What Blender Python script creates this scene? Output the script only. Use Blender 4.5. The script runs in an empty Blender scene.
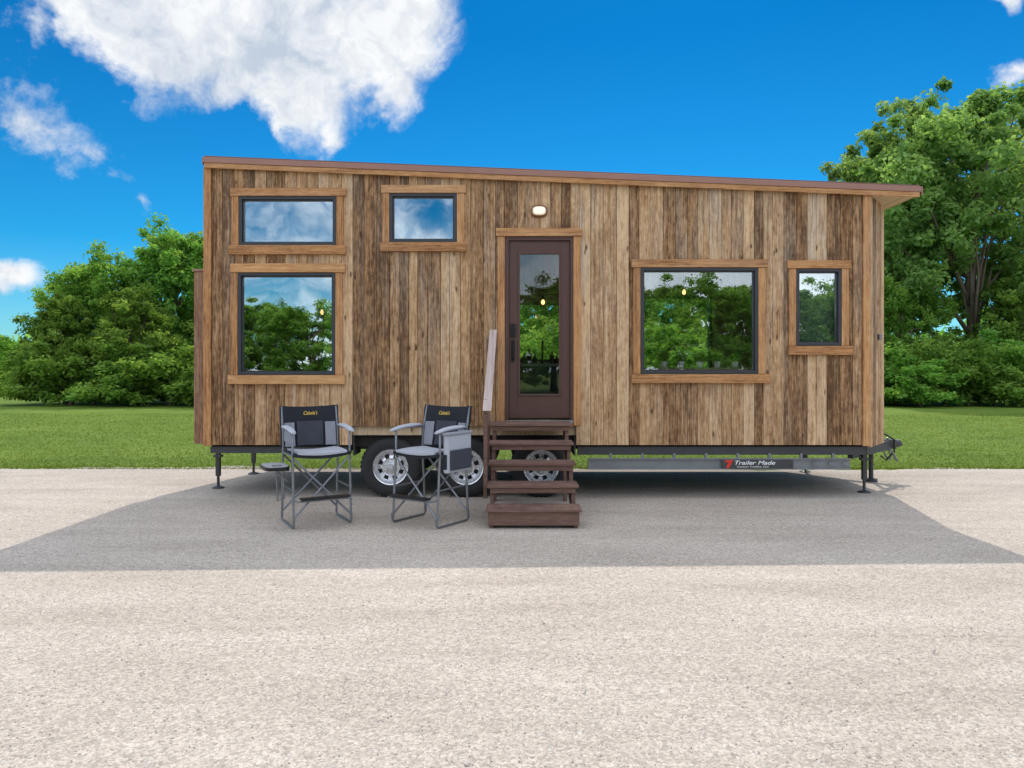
import bpy, bmesh, math, random
import numpy as np
from mathutils import Vector, Matrix
random.seed(7)
S = bpy.context.scene
COL = S.collection
S.view_settings.view_transform = 'Standard'
S.view_settings.look = 'None'
S.view_settings.exposure = 0
K = 86.0; D = 8.4; HZ = 370.0; CH = 1.5; F = K * D
def X(p, y=0.0): return (p - 512) / (F / (D + y))
def Z(p, y=0.0): return CH - (p - HZ) / (F / (D + y))

# ---------------------------------------------------------------- materials
class NT:
    def __init__(s, nt): s.nt = nt; s.n = nt.nodes; s.l = nt.links
    def node(s, t, **kw):
        n = s.n.new(t)
        for k, v in kw.items(): setattr(n, k, v)
        return n
    def put(s, sock, v):
        if v is None: return
        if hasattr(v, 'is_output'): s.l.new(v, sock)
        elif isinstance(v, (tuple, list)) and len(v) == 3 and sock.type == 'RGBA': sock.default_value = (*v, 1)
        else: sock.default_value = v
    def math(s, op, a, b=None, c=None, clamp=False):
        n = s.node('ShaderNodeMath', operation=op); n.use_clamp = clamp
        s.put(n.inputs[0], a)
        if b is not None: s.put(n.inputs[1], b)
        if c is not None: s.put(n.inputs[2], c)
        return n.outputs[0]
    def vmath(s, op, a, b=None):
        n = s.node('ShaderNodeVectorMath', operation=op)
        s.put(n.inputs[0], a)
        if b is not None: s.put(n.inputs[1], b)
        return n.outputs['Value'] if op in ('LENGTH', 'DOT_PRODUCT', 'DISTANCE') else n.outputs[0]
    def mix(s, f, a, b, mode='MIX'):
        n = s.node('ShaderNodeMix', data_type='RGBA', blend_type=mode)
        s.put(n.inputs[0], f); s.put(n.inputs[6], a); s.put(n.inputs[7], b)
        return n.outputs[2]
    def noise(s, vec, scale=5, detail=4, rough=.5, dist=0):
        n = s.node('ShaderNodeTexNoise'); s.put(n.inputs['Vector'], vec)
        n.inputs['Scale'].default_value = scale; n.inputs['Detail'].default_value = detail
        n.inputs['Roughness'].default_value = rough; n.inputs['Distortion'].default_value = dist
        return n.outputs[0]
    def voro(s, vec, scale=5, feature='F1', out='Distance'):
        n = s.node('ShaderNodeTexVoronoi', feature=feature); s.put(n.inputs['Vector'], vec)
        n.inputs['Scale'].default_value = scale
        return n.outputs[out]
    def ramp(s, fac, stops):
        n = s.node('ShaderNodeValToRGB'); s.put(n.inputs[0], fac)
        e = n.color_ramp.elements
        while len(e) < len(stops): e.new(.5)
        for el, (p, c) in zip(e, stops):
            el.position = p; el.color = (*c, 1) if len(c) == 3 else c
        return n.outputs[0]
    def mapr(s, v, a, b, c=0., d=1., smooth=False):
        n = s.node('ShaderNodeMapRange'); n.clamp = True
        if smooth: n.interpolation_type = 'SMOOTHSTEP'
        s.put(n.inputs[0], v)
        for i, q in enumerate((a, b, c, d)): n.inputs[i + 1].default_value = q
        return n.outputs[0]
    def bump(s, h, strength=.3, dist=.01):
        n = s.node('ShaderNodeBump'); s.put(n.inputs['Height'], h)
        n.inputs['Strength'].default_value = strength; n.inputs['Distance'].default_value = dist
        return n.outputs[0]
def new_mat(name):
    m = bpy.data.materials.new(name); m.use_nodes = True
    t = NT(m.node_tree); p = t.n['Principled BSDF']
    return m, t, p
def simple(name, col, rough=.5, metal=0., var=.12, nscale=20, bump=.0, emis=0):
    m, t, p = new_mat(name)
    co = t.node('ShaderNodeNewGeometry').outputs['Position']
    nz = t.noise(co, nscale, 4, .6)
    c = t.mix(nz, tuple(x * (1 - var) for x in col), tuple(min(1, x * (1 + var)) for x in col))
    t.put(p.inputs['Base Color'], c)
    t.put(p.inputs['Roughness'], t.mapr(nz, .3, .7, max(0, rough - .08), min(1, rough + .08)))
    p.inputs['Metallic'].default_value = metal
    if bump: t.put(p.inputs['Normal'], t.bump(t.noise(co, nscale * 6, 4, .6), bump, .005))
    if emis:
        p.inputs['Emission Color'].default_value = (*col, 1); p.inputs['Emission Strength'].default_value = emis
    return m

def wood_mat(name, dark, mid, light, horiz=False, knots=True, gray=.25, gs=1.0, contrast=1.0, bmp=.5, lo=.32, hi=.70, board=.17):
    m, t, p = new_mat(name)
    co = t.node('ShaderNodeNewGeometry').outputs['Position']
    at = t.node('ShaderNodeAttribute'); at.attribute_name = 'rnd'
    r = at.outputs['Fac']
    sx = t.node('ShaderNodeSeparateXYZ'); t.put(sx.inputs[0], co)
    cb = t.node('ShaderNodeCombineXYZ')
    a, b = (sx.outputs[2], sx.outputs[0]) if horiz else (sx.outputs[0], sx.outputs[2])
    t.put(cb.inputs[0], a); t.put(cb.inputs[2], t.math('MULTIPLY_ADD', r, 37.0, b)); t.put(cb.inputs[1], t.math('MULTIPLY', r, 91.0))
    v = cb.outputs[0]
    g1 = t.noise(t.vmath('MULTIPLY', v, (58 * gs, 3, 1.8)), 1, 6, .7, .3)
    g2 = t.noise(t.vmath('MULTIPLY', v, (175 * gs, 3, 8)), 1, 3, .65)
    g3 = t.noise(t.vmath('MULTIPLY', v, (8, 1, 1.9)), 1, 5, .65, .3)
    g4 = t.noise(t.vmath('MULTIPLY', v, (30, 3, 11)), 1, 4, .72)
    f = t.math('MULTIPLY_ADD', g2, .35, t.math('MULTIPLY', g1, .65))
    f = t.math('ADD', f, t.math('MULTIPLY', t.math('SUBTRACT', g3, .5), .38 * contrast))
    f = t.math('ADD', f, t.math('MULTIPLY', t.math('SUBTRACT', g4, .5), .42 * contrast))
    f = t.math('ADD', f, t.math('MULTIPLY', t.math('SUBTRACT', r, .5), board * contrast))
    c = t.ramp(f, [(lo, dark), (.51, mid), (hi, light)])
    gp = t.noise(t.vmath('MULTIPLY', v, (9, 2, .9)), 1, 4, .65)
    r2 = t.math('FRACT', t.math('MULTIPLY', r, 7.31))
    gf = t.math('MULTIPLY', t.mapr(gp, .38, .66, 0, 1), t.mapr(r2, 0, 1, gray * .35, gray * 1.9))
    gf = t.math('MULTIPLY', gf, t.mapr(sx.outputs[2], .8, 2.6, .4, 1.2), clamp=True)
    c = t.mix(gf, c, t.ramp(f, [(lo, (.13, .105, .083)), (hi, (.54, .455, .365))]))
    if knots:
        kd = t.voro(t.vmath('MULTIPLY', v, (8.5, 3, 3.0)), 1)
        kn = t.math('ADD', kd, t.math('MULTIPLY', t.math('SUBTRACT', g4, .5), .20))
        kc = t.mapr(kn, .04, .15, 1, 0, True)
        c = t.mix(t.math('MULTIPLY', kc, .85), c, (.05, .024, .012))
    t.put(p.inputs['Base Color'], c)
    p.inputs['Roughness'].default_value = .78
    p.inputs['Specular IOR Level'].default_value = .22
    t.put(p.inputs['Normal'], t.bump(f, bmp, .006))
    return m
M_side = wood_mat('siding_wood', (.115, .056, .024), (.41, .235, .112), (.68, .47, .27), gray=.34, contrast=1.05, bmp=.7, board=.27)
M_trim = wood_mat('trim_wood', (.20, .085, .033), (.47, .235, .095), (.64, .375, .175), knots=False, gray=.12, contrast=.7)
M_trimh = wood_mat('trim_wood_horizontal', (.20, .085, .033), (.47, .235, .095), (.64, .375, .175), horiz=True, knots=False, gray=.12, contrast=.7)
M_sided = wood_mat('red_brown_siding', (.11, .052, .03), (.27, .14, .08), (.40, .245, .15), gray=.2)
M_int = wood_mat('interior_pine', (.36, .23, .13), (.56, .42, .27), (.66, .54, .38), gray=0, contrast=.5)
M_fascia = simple('red_brown_metal', (.30, .155, .115), .5, .0, .2, 6)
M_roof = simple('roof_metal', (.20, .10, .075), .4, .3, .15, 4)
M_blackfr = simple('charcoal_aluminium', (.04, .043, .05), .4, .2, .1)
M_door = simple('dark_brown_paint', (.085, .038, .028), .42, 0, .2, 12, .08)
M_blk = simple('black_metal', (.012, .012, .013), .4, .4)
M_dark = simple('underfloor_black', (.016, .014, .013), .8)
M_steel = simple('weathered_steel', (.22, .23, .24), .5, .4, .25, 9)
M_dsteel = simple('dark_painted_steel', (.055, .055, .058), .5, .2, .3, 9)
M_chrome = simple('silver_wheel_metal', (.76, .77, .80), .28, .8, .08)
M_drum = simple('drum_grey', (.06, .06, .063), .6)
M_rub = simple('tyre_rubber', (.022, .022, .023), .75, 0, .2, 30, .3)
M_white = simple('white_lens', (.95, .86, .70), .4, 0, .03, emis=.35)
M_step = wood_mat('stair_board', (.095, .052, .041), (.165, .094, .073), (.24, .148, .118), horiz=True, knots=False, gray=.15, contrast=.5, bmp=.2)
M_rail = wood_mat('rail_board', (.36, .27, .24), (.50, .40, .37), (.62, .52, .49), knots=False, gray=.3, contrast=.5)
M_tube = simple('gunmetal_tube', (.24, .25, .27), .35, .6)
M_tabl = simple('table_top', (.36, .37, .38), .5, .0)
M_fblk = simple('black_fabric', (.012, .014, .021), .85, 0, .3, 60, .3)
M_fgry = simple('grey_fabric', (.26, .27, .31), .85, 0, .15, 60, .3)
M_flgt = simple('light_grey_fabric', (.42, .44, .49), .85, 0, .1, 60, .3)
M_net = simple('dark_mesh_fabric', (.045, .05, .065), .9, 0, .3, 120, .4)
M_yel = simple('yellow_thread', (.75, .50, .06), .6)
M_wtxt = simple('white_letters', (.85, .85, .85), .4)
M_red = simple('red_mark', (.65, .03, .02), .4)
M_cab = simple('cabinet_paint', (.10, .09, .085), .5)
M_top = simple('counter_stone', (.45, .43, .40), .3)
M_pot = simple('white_pot', (.8, .79, .77), .4)
M_refl = simple('pale_teal_reflection', (.40, .50, .48), .7, 0, .25, 5)  # pale tone painted for sky and trees mirrored in the glass
M_bulb = simple('lit_bulb', (1.0, .58, .22), .3, 0, .02, emis=3.2)
M_bark = simple('bark', (.16, .125, .095), .9, 0, .4, 8, .8)

def glass_mat(name, base):
    m = bpy.data.materials.new(name); m.use_nodes = True
    t = NT(m.node_tree); t.n.remove(t.n['Principled BSDF']); o = t.n['Material Output']
    tr = t.node('ShaderNodeBsdfTransparent'); tr.inputs[0].default_value = (.94, .97, .95, 1)
    gl = t.node('ShaderNodeBsdfGlossy'); gl.inputs['Roughness'].default_value = .0
    gl.inputs[0].default_value = (.92, .97, .96, 1)
    co = t.node('ShaderNodeNewGeometry').outputs['Position']
    t.put(gl.inputs['Normal'], t.bump(t.noise(co, 1.6, 2, .4), .06, .02))
    fr = t.node('ShaderNodeFresnel'); fr.inputs[0].default_value = 1.5
    mx = t.node('ShaderNodeMixShader')
    t.put(mx.inputs[0], t.math('ADD', t.math('MULTIPLY', fr.outputs[0], .9), base, clamp=True))
    t.l.new(tr.outputs[0], mx.inputs[1]); t.l.new(gl.outputs[0], mx.inputs[2])
    t.l.new(mx.outputs[0], o.inputs[0]); return m
M_glass = glass_mat('window_glass', .38)
M_glassb = glass_mat('picture_window_glass', .17)
M_glassd = glass_mat('door_glass', .04)

def leaf_mat(name, dark, mid, light):
    m = bpy.data.materials.new(name); m.use_nodes = True
    t = NT(m.node_tree); t.n.remove(t.n['Principled BSDF']); o = t.n['Material Output']
    at = t.node('ShaderNodeAttribute'); at.attribute_name = 'rnd'
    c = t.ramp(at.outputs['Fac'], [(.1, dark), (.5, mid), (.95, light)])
    oi = t.node('ShaderNodeObjectInfo')
    hs = t.node('ShaderNodeHueSaturation'); t.put(hs.inputs['Color'], c)
    t.put(hs.inputs['Hue'], t.mapr(oi.outputs['Random'], 0, 1, .480, .512))
    t.put(hs.inputs['Value'], t.mapr(oi.outputs['Random'], 0, 1, .85, 1.2))
    c = hs.outputs[0]
    d = t.node('ShaderNodeBsdfDiffuse'); t.put(d.inputs[0], c)
    tl = t.node('ShaderNodeBsdfTranslucent'); t.put(tl.inputs[0], t.mix(1, c, (1.7, 1.6, .9), 'MULTIPLY'))
    m1 = t.node('ShaderNodeMixShader'); m1.inputs[0].default_value = .5
    t.l.new(d.outputs[0], m1.inputs[1]); t.l.new(tl.outputs[0], m1.inputs[2])
    t.l.new(m1.outputs[0], o.inputs[0]); return m
M_leaf = leaf_mat('leaf_green', (.065, .15, .025), (.165, .315, .065), (.31, .48, .12))
M_leaf2 = leaf_mat('leaf_olive', (.08, .155, .045), (.19, .315, .10), (.34, .47, .18))
M_blade = leaf_mat('grass_blade', (.10, .165, .025), (.14, .215, .033), (.18, .255, .05))

# ---------------------------------------------------------------- mesh building
class M:
    def __init__(s): s.v = []; s.f = []; s.a = []
    def add(s, vs, fs, a=0.):
        n = len(s.v); s.v += [tuple(v) for v in vs]
        s.f += [tuple(i + n for i in f) for f in fs]; s.a += [a] * len(vs); return s
    def hexa(s, b, a=0.):
        return s.add(b, [(0, 3, 2, 1), (4, 5, 6, 7), (0, 1, 5, 4), (1, 2, 6, 5), (2, 3, 7, 6), (3, 0, 4, 7)], a)
    def box(s, x0, x1, y0, y1, z0, z1, a=0.):
        return s.hexa([(x0, y0, z0), (x1, y0, z0), (x1, y1, z0), (x0, y1, z0), (x0, y0, z1), (x1, y0, z1), (x1, y1, z1), (x0, y1, z1)], a)
    def ring(s, x0, x1, z0, z1, w, y0, y1, a=0.):
        o = [(x0, z0), (x1, z0), (x1, z1), (x0, z1)]; i = [(x0 + w, z0 + w), (x1 - w, z0 + w), (x1 - w, z1 - w), (x0 + w, z1 - w)]
        vs = [(x, y, z) for y in (y0, y1) for q in (o, i) for x, z in q]
        fs = []
        for k in range(4):
            j = (k + 1) % 4
            fs += [(k, j, 4 + j, 4 + k), (8 + k, 12 + k, 12 + j, 8 + j), (k, 8 + k, 8 + j, j), (4 + k, 4 + j, 12 + j, 12 + k)]
        return s.add(vs, fs, a)
    def tube(s, pts, r, seg=8, a=0.):
        pts = [Vector(p) for p in pts]; n = len(pts)
        rs = r if isinstance(r, (list, tuple)) else [r] * n
        vs = []; fs = []; up = None
        for i, p in enumerate(pts):
            d = (pts[min(i + 1, n - 1)] - pts[max(i - 1, 0)]).normalized()
            if up is None: up = Vector((0, 0, 1)) if abs(d.z) < .9 else Vector((1, 0, 0))
            u = (up - d * up.dot(d)).normalized(); w = d.cross(u); up = u
            for k in range(seg):
                t = 2 * math.pi * k / seg
                vs.append(p + (u * math.cos(t) + w * math.sin(t)) * rs[i])
        for i in range(n - 1):
            for k in range(seg):
                k2 = (k + 1) % seg
                fs.append((i * seg + k, i * seg + k2, (i + 1) * seg + k2, (i + 1) * seg + k))
        fs.append(tuple(range(seg - 1, -1, -1))); fs.append(tuple((n - 1) * seg + k for k in range(seg)))
        return s.add(vs, fs, a)
    def lathe(s, c, prof, axis='z', seg=24, a=0.):
        c = Vector(c); vs = []; fs = []; n = len(prof)
        for (r, h) in prof:
            for k in range(seg):
                t = 2 * math.pi * k / seg; q = (r * math.cos(t), r * math.sin(t))
                vs.append(c + (Vector((q[0], q[1], h)) if axis == 'z' else Vector((q[0], h, q[1])) if axis == 'y' else Vector((h, q[0], q[1]))))
        for i in range(n - 1):
            for k in range(seg):
                k2 = (k + 1) % seg
                fs.append((i * seg + k, i * seg + k2, (i + 1) * seg + k2, (i + 1) * seg + k))
        return s.add(vs, fs, a)
    def prism_x(s, poly, x0, x1, a=0.):
        n = len(poly)
        vs = [(x0, y, z) for y, z in poly] + [(x1, y, z) for y, z in poly]
        fs = [tuple(range(n)), tuple(range(2 * n - 1, n - 1, -1))] + [(i, i + n, (i + 1) % n + n, (i + 1) % n) for i in range(n)]
        return s.add(vs, fs, a)
WL = {}
def root(name, loc, label, cat, group=None, kind=None):
    o = bpy.data.objects.new(name, None); o.location = loc; o.empty_display_size = .3
    COL.objects.link(o); WL[o] = Vector(loc)
    o['label'] = label; o['category'] = cat
    if group: o['group'] = group
    if kind: o['kind'] = kind
    return o
def mk(name, m, mat, parent=None, bevel=0, smooth=False, label=None, mats=None):
    me = bpy.data.meshes.new(name)
    V = np.array(m.v); c = (V.min(0) + V.max(0)) / 2
    me.from_pydata([tuple(v) for v in (V - c)], [], m.f)
    at = me.attributes.new('rnd', 'FLOAT', 'POINT'); at.data.foreach_set('value', np.array(m.a, dtype=np.float32))
    me.materials.append(mat)
    me.validate()
    bm = bmesh.new(); bm.from_mesh(me); bmesh.ops.recalc_face_normals(bm, faces=bm.faces); bm.to_mesh(me); bm.free()
    if smooth:
        for p in me.polygons: p.use_smooth = True
    o = bpy.data.objects.new(name, me); COL.objects.link(o); WL[o] = Vector(c)
    if parent is not None:
        o.parent = parent; o.location = Vector(c) - WL[parent]
    else: o.location = c
    if bevel:
        b = o.modifiers.new('bevel', 'BEVEL'); b.width = bevel; b.segments = 2; b.limit_method = 'ANGLE'
    if smooth:
        try: me.set_sharp_from_angle(angle=math.radians(40))
        except Exception: pass
    if label: o['label'] = label
    return o
def bx(name, dims, mat, parent, a=.5, **kw):
    m = M(); m.box(*dims, a); return mk(name, m, mat, parent, **kw)
def text(name, body, width, center, mat, parent, shear=0, bold=.0, rot=None, height=None):
    cu = bpy.data.curves.new(name, 'FONT'); cu.body = body; cu.size = 1; cu.shear = shear; cu.offset = bold; cu.extrude = .01
    cu.align_x = 'CENTER'; cu.align_y = 'CENTER'
    to = bpy.data.objects.new(name, cu); COL.objects.link(to)
    bpy.context.view_layer.update()
    me = bpy.data.meshes.new_from_object(to.evaluated_get(bpy.context.evaluated_depsgraph_get()))
    bpy.data.objects.remove(to)
    V = np.array([v.co for v in me.vertices]); c = (V.min(0) + V.max(0)) / 2; w = V[:, 0].max() - V[:, 0].min()
    hh = V[:, 1].max() - V[:, 1].min()
    s = width / w; sy = height / hh if height else s
    me.transform(Matrix.Rotation(math.radians(90), 4, 'X') @ Matrix.Diagonal((s, sy, min(s, sy), 1)) @ Matrix.Translation(-Vector(c)))
    if rot: me.transform(rot)
    me.materials.clear(); me.materials.append(mat)
    o = bpy.data.objects.new(name, me); COL.objects.link(o); o.parent = parent; o.location = Vector(center) - WL[parent]; WL[o] = Vector(center)
    return o

# ---------------------------------------------------------------- tiny house
HX0, HX1 = -3.57, 4.14; HB = .63; DEP = 2.6
RL, RR = -3.555, 4.71
def roofz(x): return 3.955 + (x + 3.6) / (4.74 + 3.6) * (3.612 - 3.955)
house = root('tiny_house', (.3, 1.3, 0), 'brown wooden plank tiny house on a trailer with a sloping roof', 'tiny house')
wins = [
    (240, 337, 197, 246, 232, 347, 189, 231, 347, 255),
    (239, 336, 273, 375, 232, 346, 264, 230, 346, 384),
    (390, 457, 194, 243, 382, 466, 186, 381, 467, 252),
    (640, 757, 268, 374, 631, 766, 260, 631, 768, 383),
    (795, 840, 269, 346, 786, 849, 261, 787, 850, 355)]
DX0, DX1, DZ0, DZ1 = X(505), X(573), Z(420), Z(237)
openings = [(X(w[0]), X(w[1]), Z(w[3]), Z(w[2])) for w in wins] + [(DX0, DX1, DZ0, DZ1)]
wheelop = (X(352), X(576), 0, Z(426))
def zsub(z0, z1, x, ops):
    iv = [(z0, z1)]
    for (a, b, c, d) in ops:
        if a - 1e-6 < x < b + 1e-6:
            nv = []
            for (p, q) in iv:
                if d <= p or c >= q: nv.append((p, q)); continue
                if c > p: nv.append((p, c))
                if d < q: nv.append((d, q))
            iv = nv
    return iv
def planks(m, x0, x1, zb, ztf, y0, y1, ops, wmin=.10, wmax=.155, gap=.0045):
    x = x0
    while x < x1 - .001:
        w = random.uniform(wmin, wmax); xe = min(x1, x + w)
        if x1 - xe < .06: xe = x1
        r = random.random(); dy = random.uniform(-.004, .004)
        g = gap * random.choice((.7, .9, 1, 1.6))
        br = sorted(set([x + g / 2, xe - g / 2] + [e for o in ops for e in o[:2] if x + g / 2 < e < xe - g / 2]))
        for a, b in zip(br[:-1], br[1:]):
            xm = (a + b) / 2
            for (p, q) in zsub(zb, 99, xm, ops):
                qa, qb = (ztf(a), ztf(b)) if q == 99 else (q, q)
                m.hexa([(a, y0 + dy, p), (b, y0 + dy, p), (b, y1, p), (a, y1, p), (a, y0 + dy, qa), (b, y0 + dy, qb), (b, y1, qb), (a, y1, qa)], r)
        x = xe
def cells(m, x0, x1, zb, ztf, y0, y1, ops):
    br = sorted(set([x0, x1] + [e for o in ops for e in o[:2] if x0 < e < x1]))
    for a, b in zip(br[:-1], br[1:]):
        for (p, q) in zsub(zb, 99, (a + b) / 2, ops):
            qa, qb = (ztf(a), ztf(b)) if q == 99 else (q, q)
            m.hexa([(a, y0, p), (b, y0, p), (b, y1, p), (a, y1, p), (a, y0, qa), (b, y0, qb), (b, y1, qb), (a, y1, qa)], .5)
ops_f = openings + [wheelop]
m = M(); planks(m, HX0 + .09, HX1 - .08, HB, lambda x: roofz(x) - .10, -.02, .004, ops_f)
mk('wall', m, M_side, house, label='front wall of weathered vertical brown planks')
m = M(); cells(m, HX0 + .02, HX1 - .02, HB + .004, lambda x: roofz(x) - .11, .008, .03, ops_f)
mk('wall_backing', m, M_dark, house)
m = M(); cells(m, HX0 + .03, HX1 - .03, .86, lambda x: roofz(x) - .12, .034, .11, openings)
mk('wall_lining', m, M_int, house)
bw = [(X(514, 2.5), X(580, 2.5), 1.62, 2.52), (X(630, 2.5), X(712, 2.5), 1.3, 2.62), (-2.9, -1.9, 1.5, 2.6)]
m = M(); cells(m, HX0 + .03, HX1 - .03, .60, lambda x: roofz(x) - .12, DEP - .1, DEP - .03, bw)
mk('wall_lining', m, M_int, house)
m = M(); planks(m, HX0, HX1, HB, lambda x: roofz(x) - .11, DEP - .028, DEP, bw)
mk('wall', m, M_side, house, label='back wall of brown planks')
m = M()
for k in range(18):
    a = .012 + k * (DEP - .05) / 18; b = a + (DEP - .05) / 18 - .004
    m.box(HX0 - .0, HX0 + .025, a, b, HB, roofz(HX0) - .11, random.random())
mk('wall', m, M_side, house, label='tall plank end wall')
m = M()
pts = [(HX1 + .002, .005), (4.60, .58), (4.60, 2.02), (HX1 + .002, DEP - .005)]
for (p, q) in zip(pts[:-1], pts[1:]):
    n = max(3, int(math.dist(p, q) / .13))
    d = Vector((q[0] - p[0], q[1] - p[1])); nn = Vector((d.y, -d.x)).normalized() * .022
    for i in range(n):
        a = Vector(p) + d * (i / n); b = Vector(p) + d * ((i + 1) / n - .004)
        if i == 0 and p == pts[0]: a = a + d.normalized() * .004
        zt = roofz(4.4) - .1
        m.hexa([(a.x + nn.x, a.y + nn.y, .60), (b.x + nn.x, b.y + nn.y, .60), (b.x, b.y, .60), (a.x, a.y, .60),
                (a.x + nn.x, a.y + nn.y, zt), (b.x + nn.x, b.y + nn.y, zt), (b.x, b.y, zt), (a.x, a.y, zt)], random.random())
mk('wall', m, M_side, house, label='angled plank nose wall')
m = M(); planks(m, X(193), HX0 - .004, .64, lambda x: Z(271), .02, .045, [], .06, .075)
m.box(X(193), HX0 - .004, .047, 2.2, .64, Z(271) - .01, .4)
sb = mk('storage_closet', m, M_sided, house, label='narrow red-brown plank closet on the end wall')
bx('closet_lid', (X(192), HX0 - .004, .0, 2.24, Z(271) + .002, Z(269)), M_fascia, sb)
bx('corner_board', (HX0 - .002, HX0 + .085, -.045, .004, HB - .01, roofz(HX0) - .105), M_trim, house, .3, bevel=.004)
bx('corner_board', (HX1 - .075, HX1 + .012, -.045, .004, HB - .01, roofz(HX1) - .105), M_trim, house, .8, bevel=.004)
def slab(m, x0, x1, y0, y1, t0, t1, a=0):
    m.hexa([(x0, y0, roofz(x0) - t1), (x1, y0, roofz(x1) - t1), (x1, y1, roofz(x1) - t1), (x0, y1, roofz(x0) - t1),
            (x0, y0, roofz(x0) - t0), (x1, y0, roofz(x1) - t0), (x1, y1, roofz(x1) - t0), (x0, y1, roofz(x0) - t0)], a)
m = M(); slab(m, RL, RR, -.07, DEP + .12, .0, .022)
for i in range(14):
    yy = -.06 + i * .205; slab(m, RL, RR, yy, yy + .03, -.022, .002)
rf = mk('roof', m, M_roof, house, label='red-brown metal shed roof')
m = M(); slab(m, RL + .01, RR - .01, -.055, DEP + .1, .024, .095, .5); mk('soffit', m, M_int, rf)
m = M(); slab(m, RL - .004, RR + .004, -.088, -.0715, .0, .062)
mk('fascia', m, M_fascia, rf, bevel=.003, label='red-brown metal roof edge')
m = M(); slab(m, RR + .005, RR + .02, -.088, DEP + .12, .0, .085); mk('fascia', m, M_fascia, rf, bevel=.003)
m = M(); slab(m, RL - .012, RL - .0045, -.088, DEP + .12, .0, .085); mk('fascia', m, M_fascia, rf)
m = M(); slab(m, RL + .005, RR - .012, -.078, -.056, .0635, .12, .6)
mk('fascia_board', m, M_trimh, rf, bevel=.003)
bx('floor', (HX0 + .03, HX1 - .03, .035, DEP - .03, .74, .858), M_int, house)
bx('floor_underside', (HX0 + .03, HX1 - .03, .12, DEP - .04, .60, .735), M_dark, house)
bx('partition', (HX1 - .06, HX1 - .03, .115, DEP - .11, .86, roofz(HX1) - .12), M_int, house)
bx('partition', (HX0 + .03, HX0 + .06, .115, DEP - .11, .86, roofz(HX0) - .12), M_int, house)
bx('partition', (-1.35, -1.28, .115, 1.6, .86, roofz(-1.3) - .12), M_int, house)
bx('loft_floor', (HX0 + .065, -1.36, .115, DEP - .11, 2.72, 2.80), M_int, house)
ct = bx('kitchen_cabinet', (-.5, 1.35, 1.93, 2.49, .86, 1.55), M_cab, house, bevel=.005)
bx('countertop', (-.53, 1.38, 1.90, 2.495, 1.552, 1.59), M_top, ct, bevel=.005)
bx('shelf', (-.4, 1.3, 2.2, 2.48, 2.62, 2.66), M_int, ct)
m = M(); m.tube([(.45, 2.35, 1.59), (.45, 2.35, 1.86), (.45, 2.30, 1.92), (.45, 2.2, 1.92), (.45, 2.17, 1.86)], .014); mk('tap', m, M_blk, ct, smooth=True)
for (xx, hh) in ((.18, .16), (.25, .22), (.33, .13), (.58, .18), (.65, .12)):
    m = M(); m.lathe((xx, 2.1, 1.591), [(.001, 0), (.035, 0), (.035, hh * .6), (.014, hh * .75), (.014, hh), (.001, hh)], 'z', 12)
    r = mk('bottle', m, M_door, None, smooth=True, label='dark bottle standing on the kitchen counter'); r['category'] = 'bottle'; r['group'] = 'bottles on the kitchen counter'

for i, w in enumerate(wins):
    x0, x1, z0, z1 = openings[i]
    hx0, hx1, hz = X(w[4]), X(w[5]), Z(w[6]); sx0, sx1, sz = X(w[7]), X(w[8]), Z(w[9])
    cw = .082
    m = M(); m.ring(x0 + .001, x1 - .001, z0 + .001, z1 - .001, .034, -.04, .1)
    wn = mk('window', m, M_blackfr, house, bevel=.003, label=['wide loft window under the eave', 'large square window with wood casing', 'small upper window with wood casing', 'large picture window with plants on its sill', 'narrow upright window with wood casing'][i])
    bx('casing', (x0 - cw, x0 - .002, -.046, .006, z0, z1), M_trim, wn, random.random(), bevel=.004)
    bx('casing', (x1 + .002, x1 + cw, -.046, .006, z0, z1), M_trim, wn, random.random(), bevel=.004)
    bx('header', (hx0, hx1, -.058, .006, z1 + .0015, hz), M_trimh, wn, random.random(), bevel=.004)
    bx('sill', (sx0, sx1, -.075, .006, sz, z0 - .0015), M_trimh, wn, random.random(), bevel=.004)
    m = M(); m.ring(x0 + .036, x1 - .036, z0 + .036, z1 - .036, .012, -.012, .05)
    mk('glazing_bead', m, M_blackfr, wn)
    bx('glass', (x0 + .049, x1 - .049, .012, .016, z0 + .049, z1 - .049), M_glassb if i == 3 else M_glass, wn)
    if i == 4: bx('painted_reflection', (x0 + .04, x1 - .04, .07, .075, z0 + .04, z1 - .04), M_refl, wn)  # added panel whose colour imitates the reflection in the narrow window
for (a, b, c, d) in bw:
    m = M(); m.ring(a + .001, b - .001, c + .001, d - .001, .04, DEP - .11, DEP + .01)
    wn = mk('window', m, M_blackfr, house, label='window in the back wall')
    bx('glass', (a + .04, b - .04, DEP - .05, DEP - .046, c + .04, d - .04), M_glassd, wn)
gx0, gx1, gz0, gz1 = X(518), X(561), Z(396), Z(252)
sx0, sx1, sz0, sz1 = X(509), X(570), Z(418), Z(241)
m = M(); m.box(sx0, gx0, -.0, .045, sz0, sz1, 0); m.box(gx1, sx1, 0, .045, sz0, sz1)
m.box(gx0, gx1, 0, .045, sz0, gz0); m.box(gx0, gx1, 0, .045, gz1, sz1)
dr = mk('door', m, M_door, house, bevel=.003, label='dark brown entry door with a full glass pane')
m = M(); m.ring(gx0 + .0005, gx1 - .0005, gz0 + .0005, gz1 - .0005, .022, -.012, .03); mk('glazing_bead', m, M_door, dr, bevel=.004)
bx('glass', (gx0 + .02, gx1 - .02, .018, .022, gz0 + .02, gz1 - .02), M_glassd, dr)
m = M(); m.box(DX0 + .001, sx0 - .003, -.03, .1, DZ0, sz1 + .0035); m.box(sx1 + .003, DX1 - .001, -.03, .1, DZ0, sz1 + .0035); m.box(DX0 + .001, DX1 - .001, -.03, .1, sz1 + .0035, DZ1 - .002)
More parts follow.
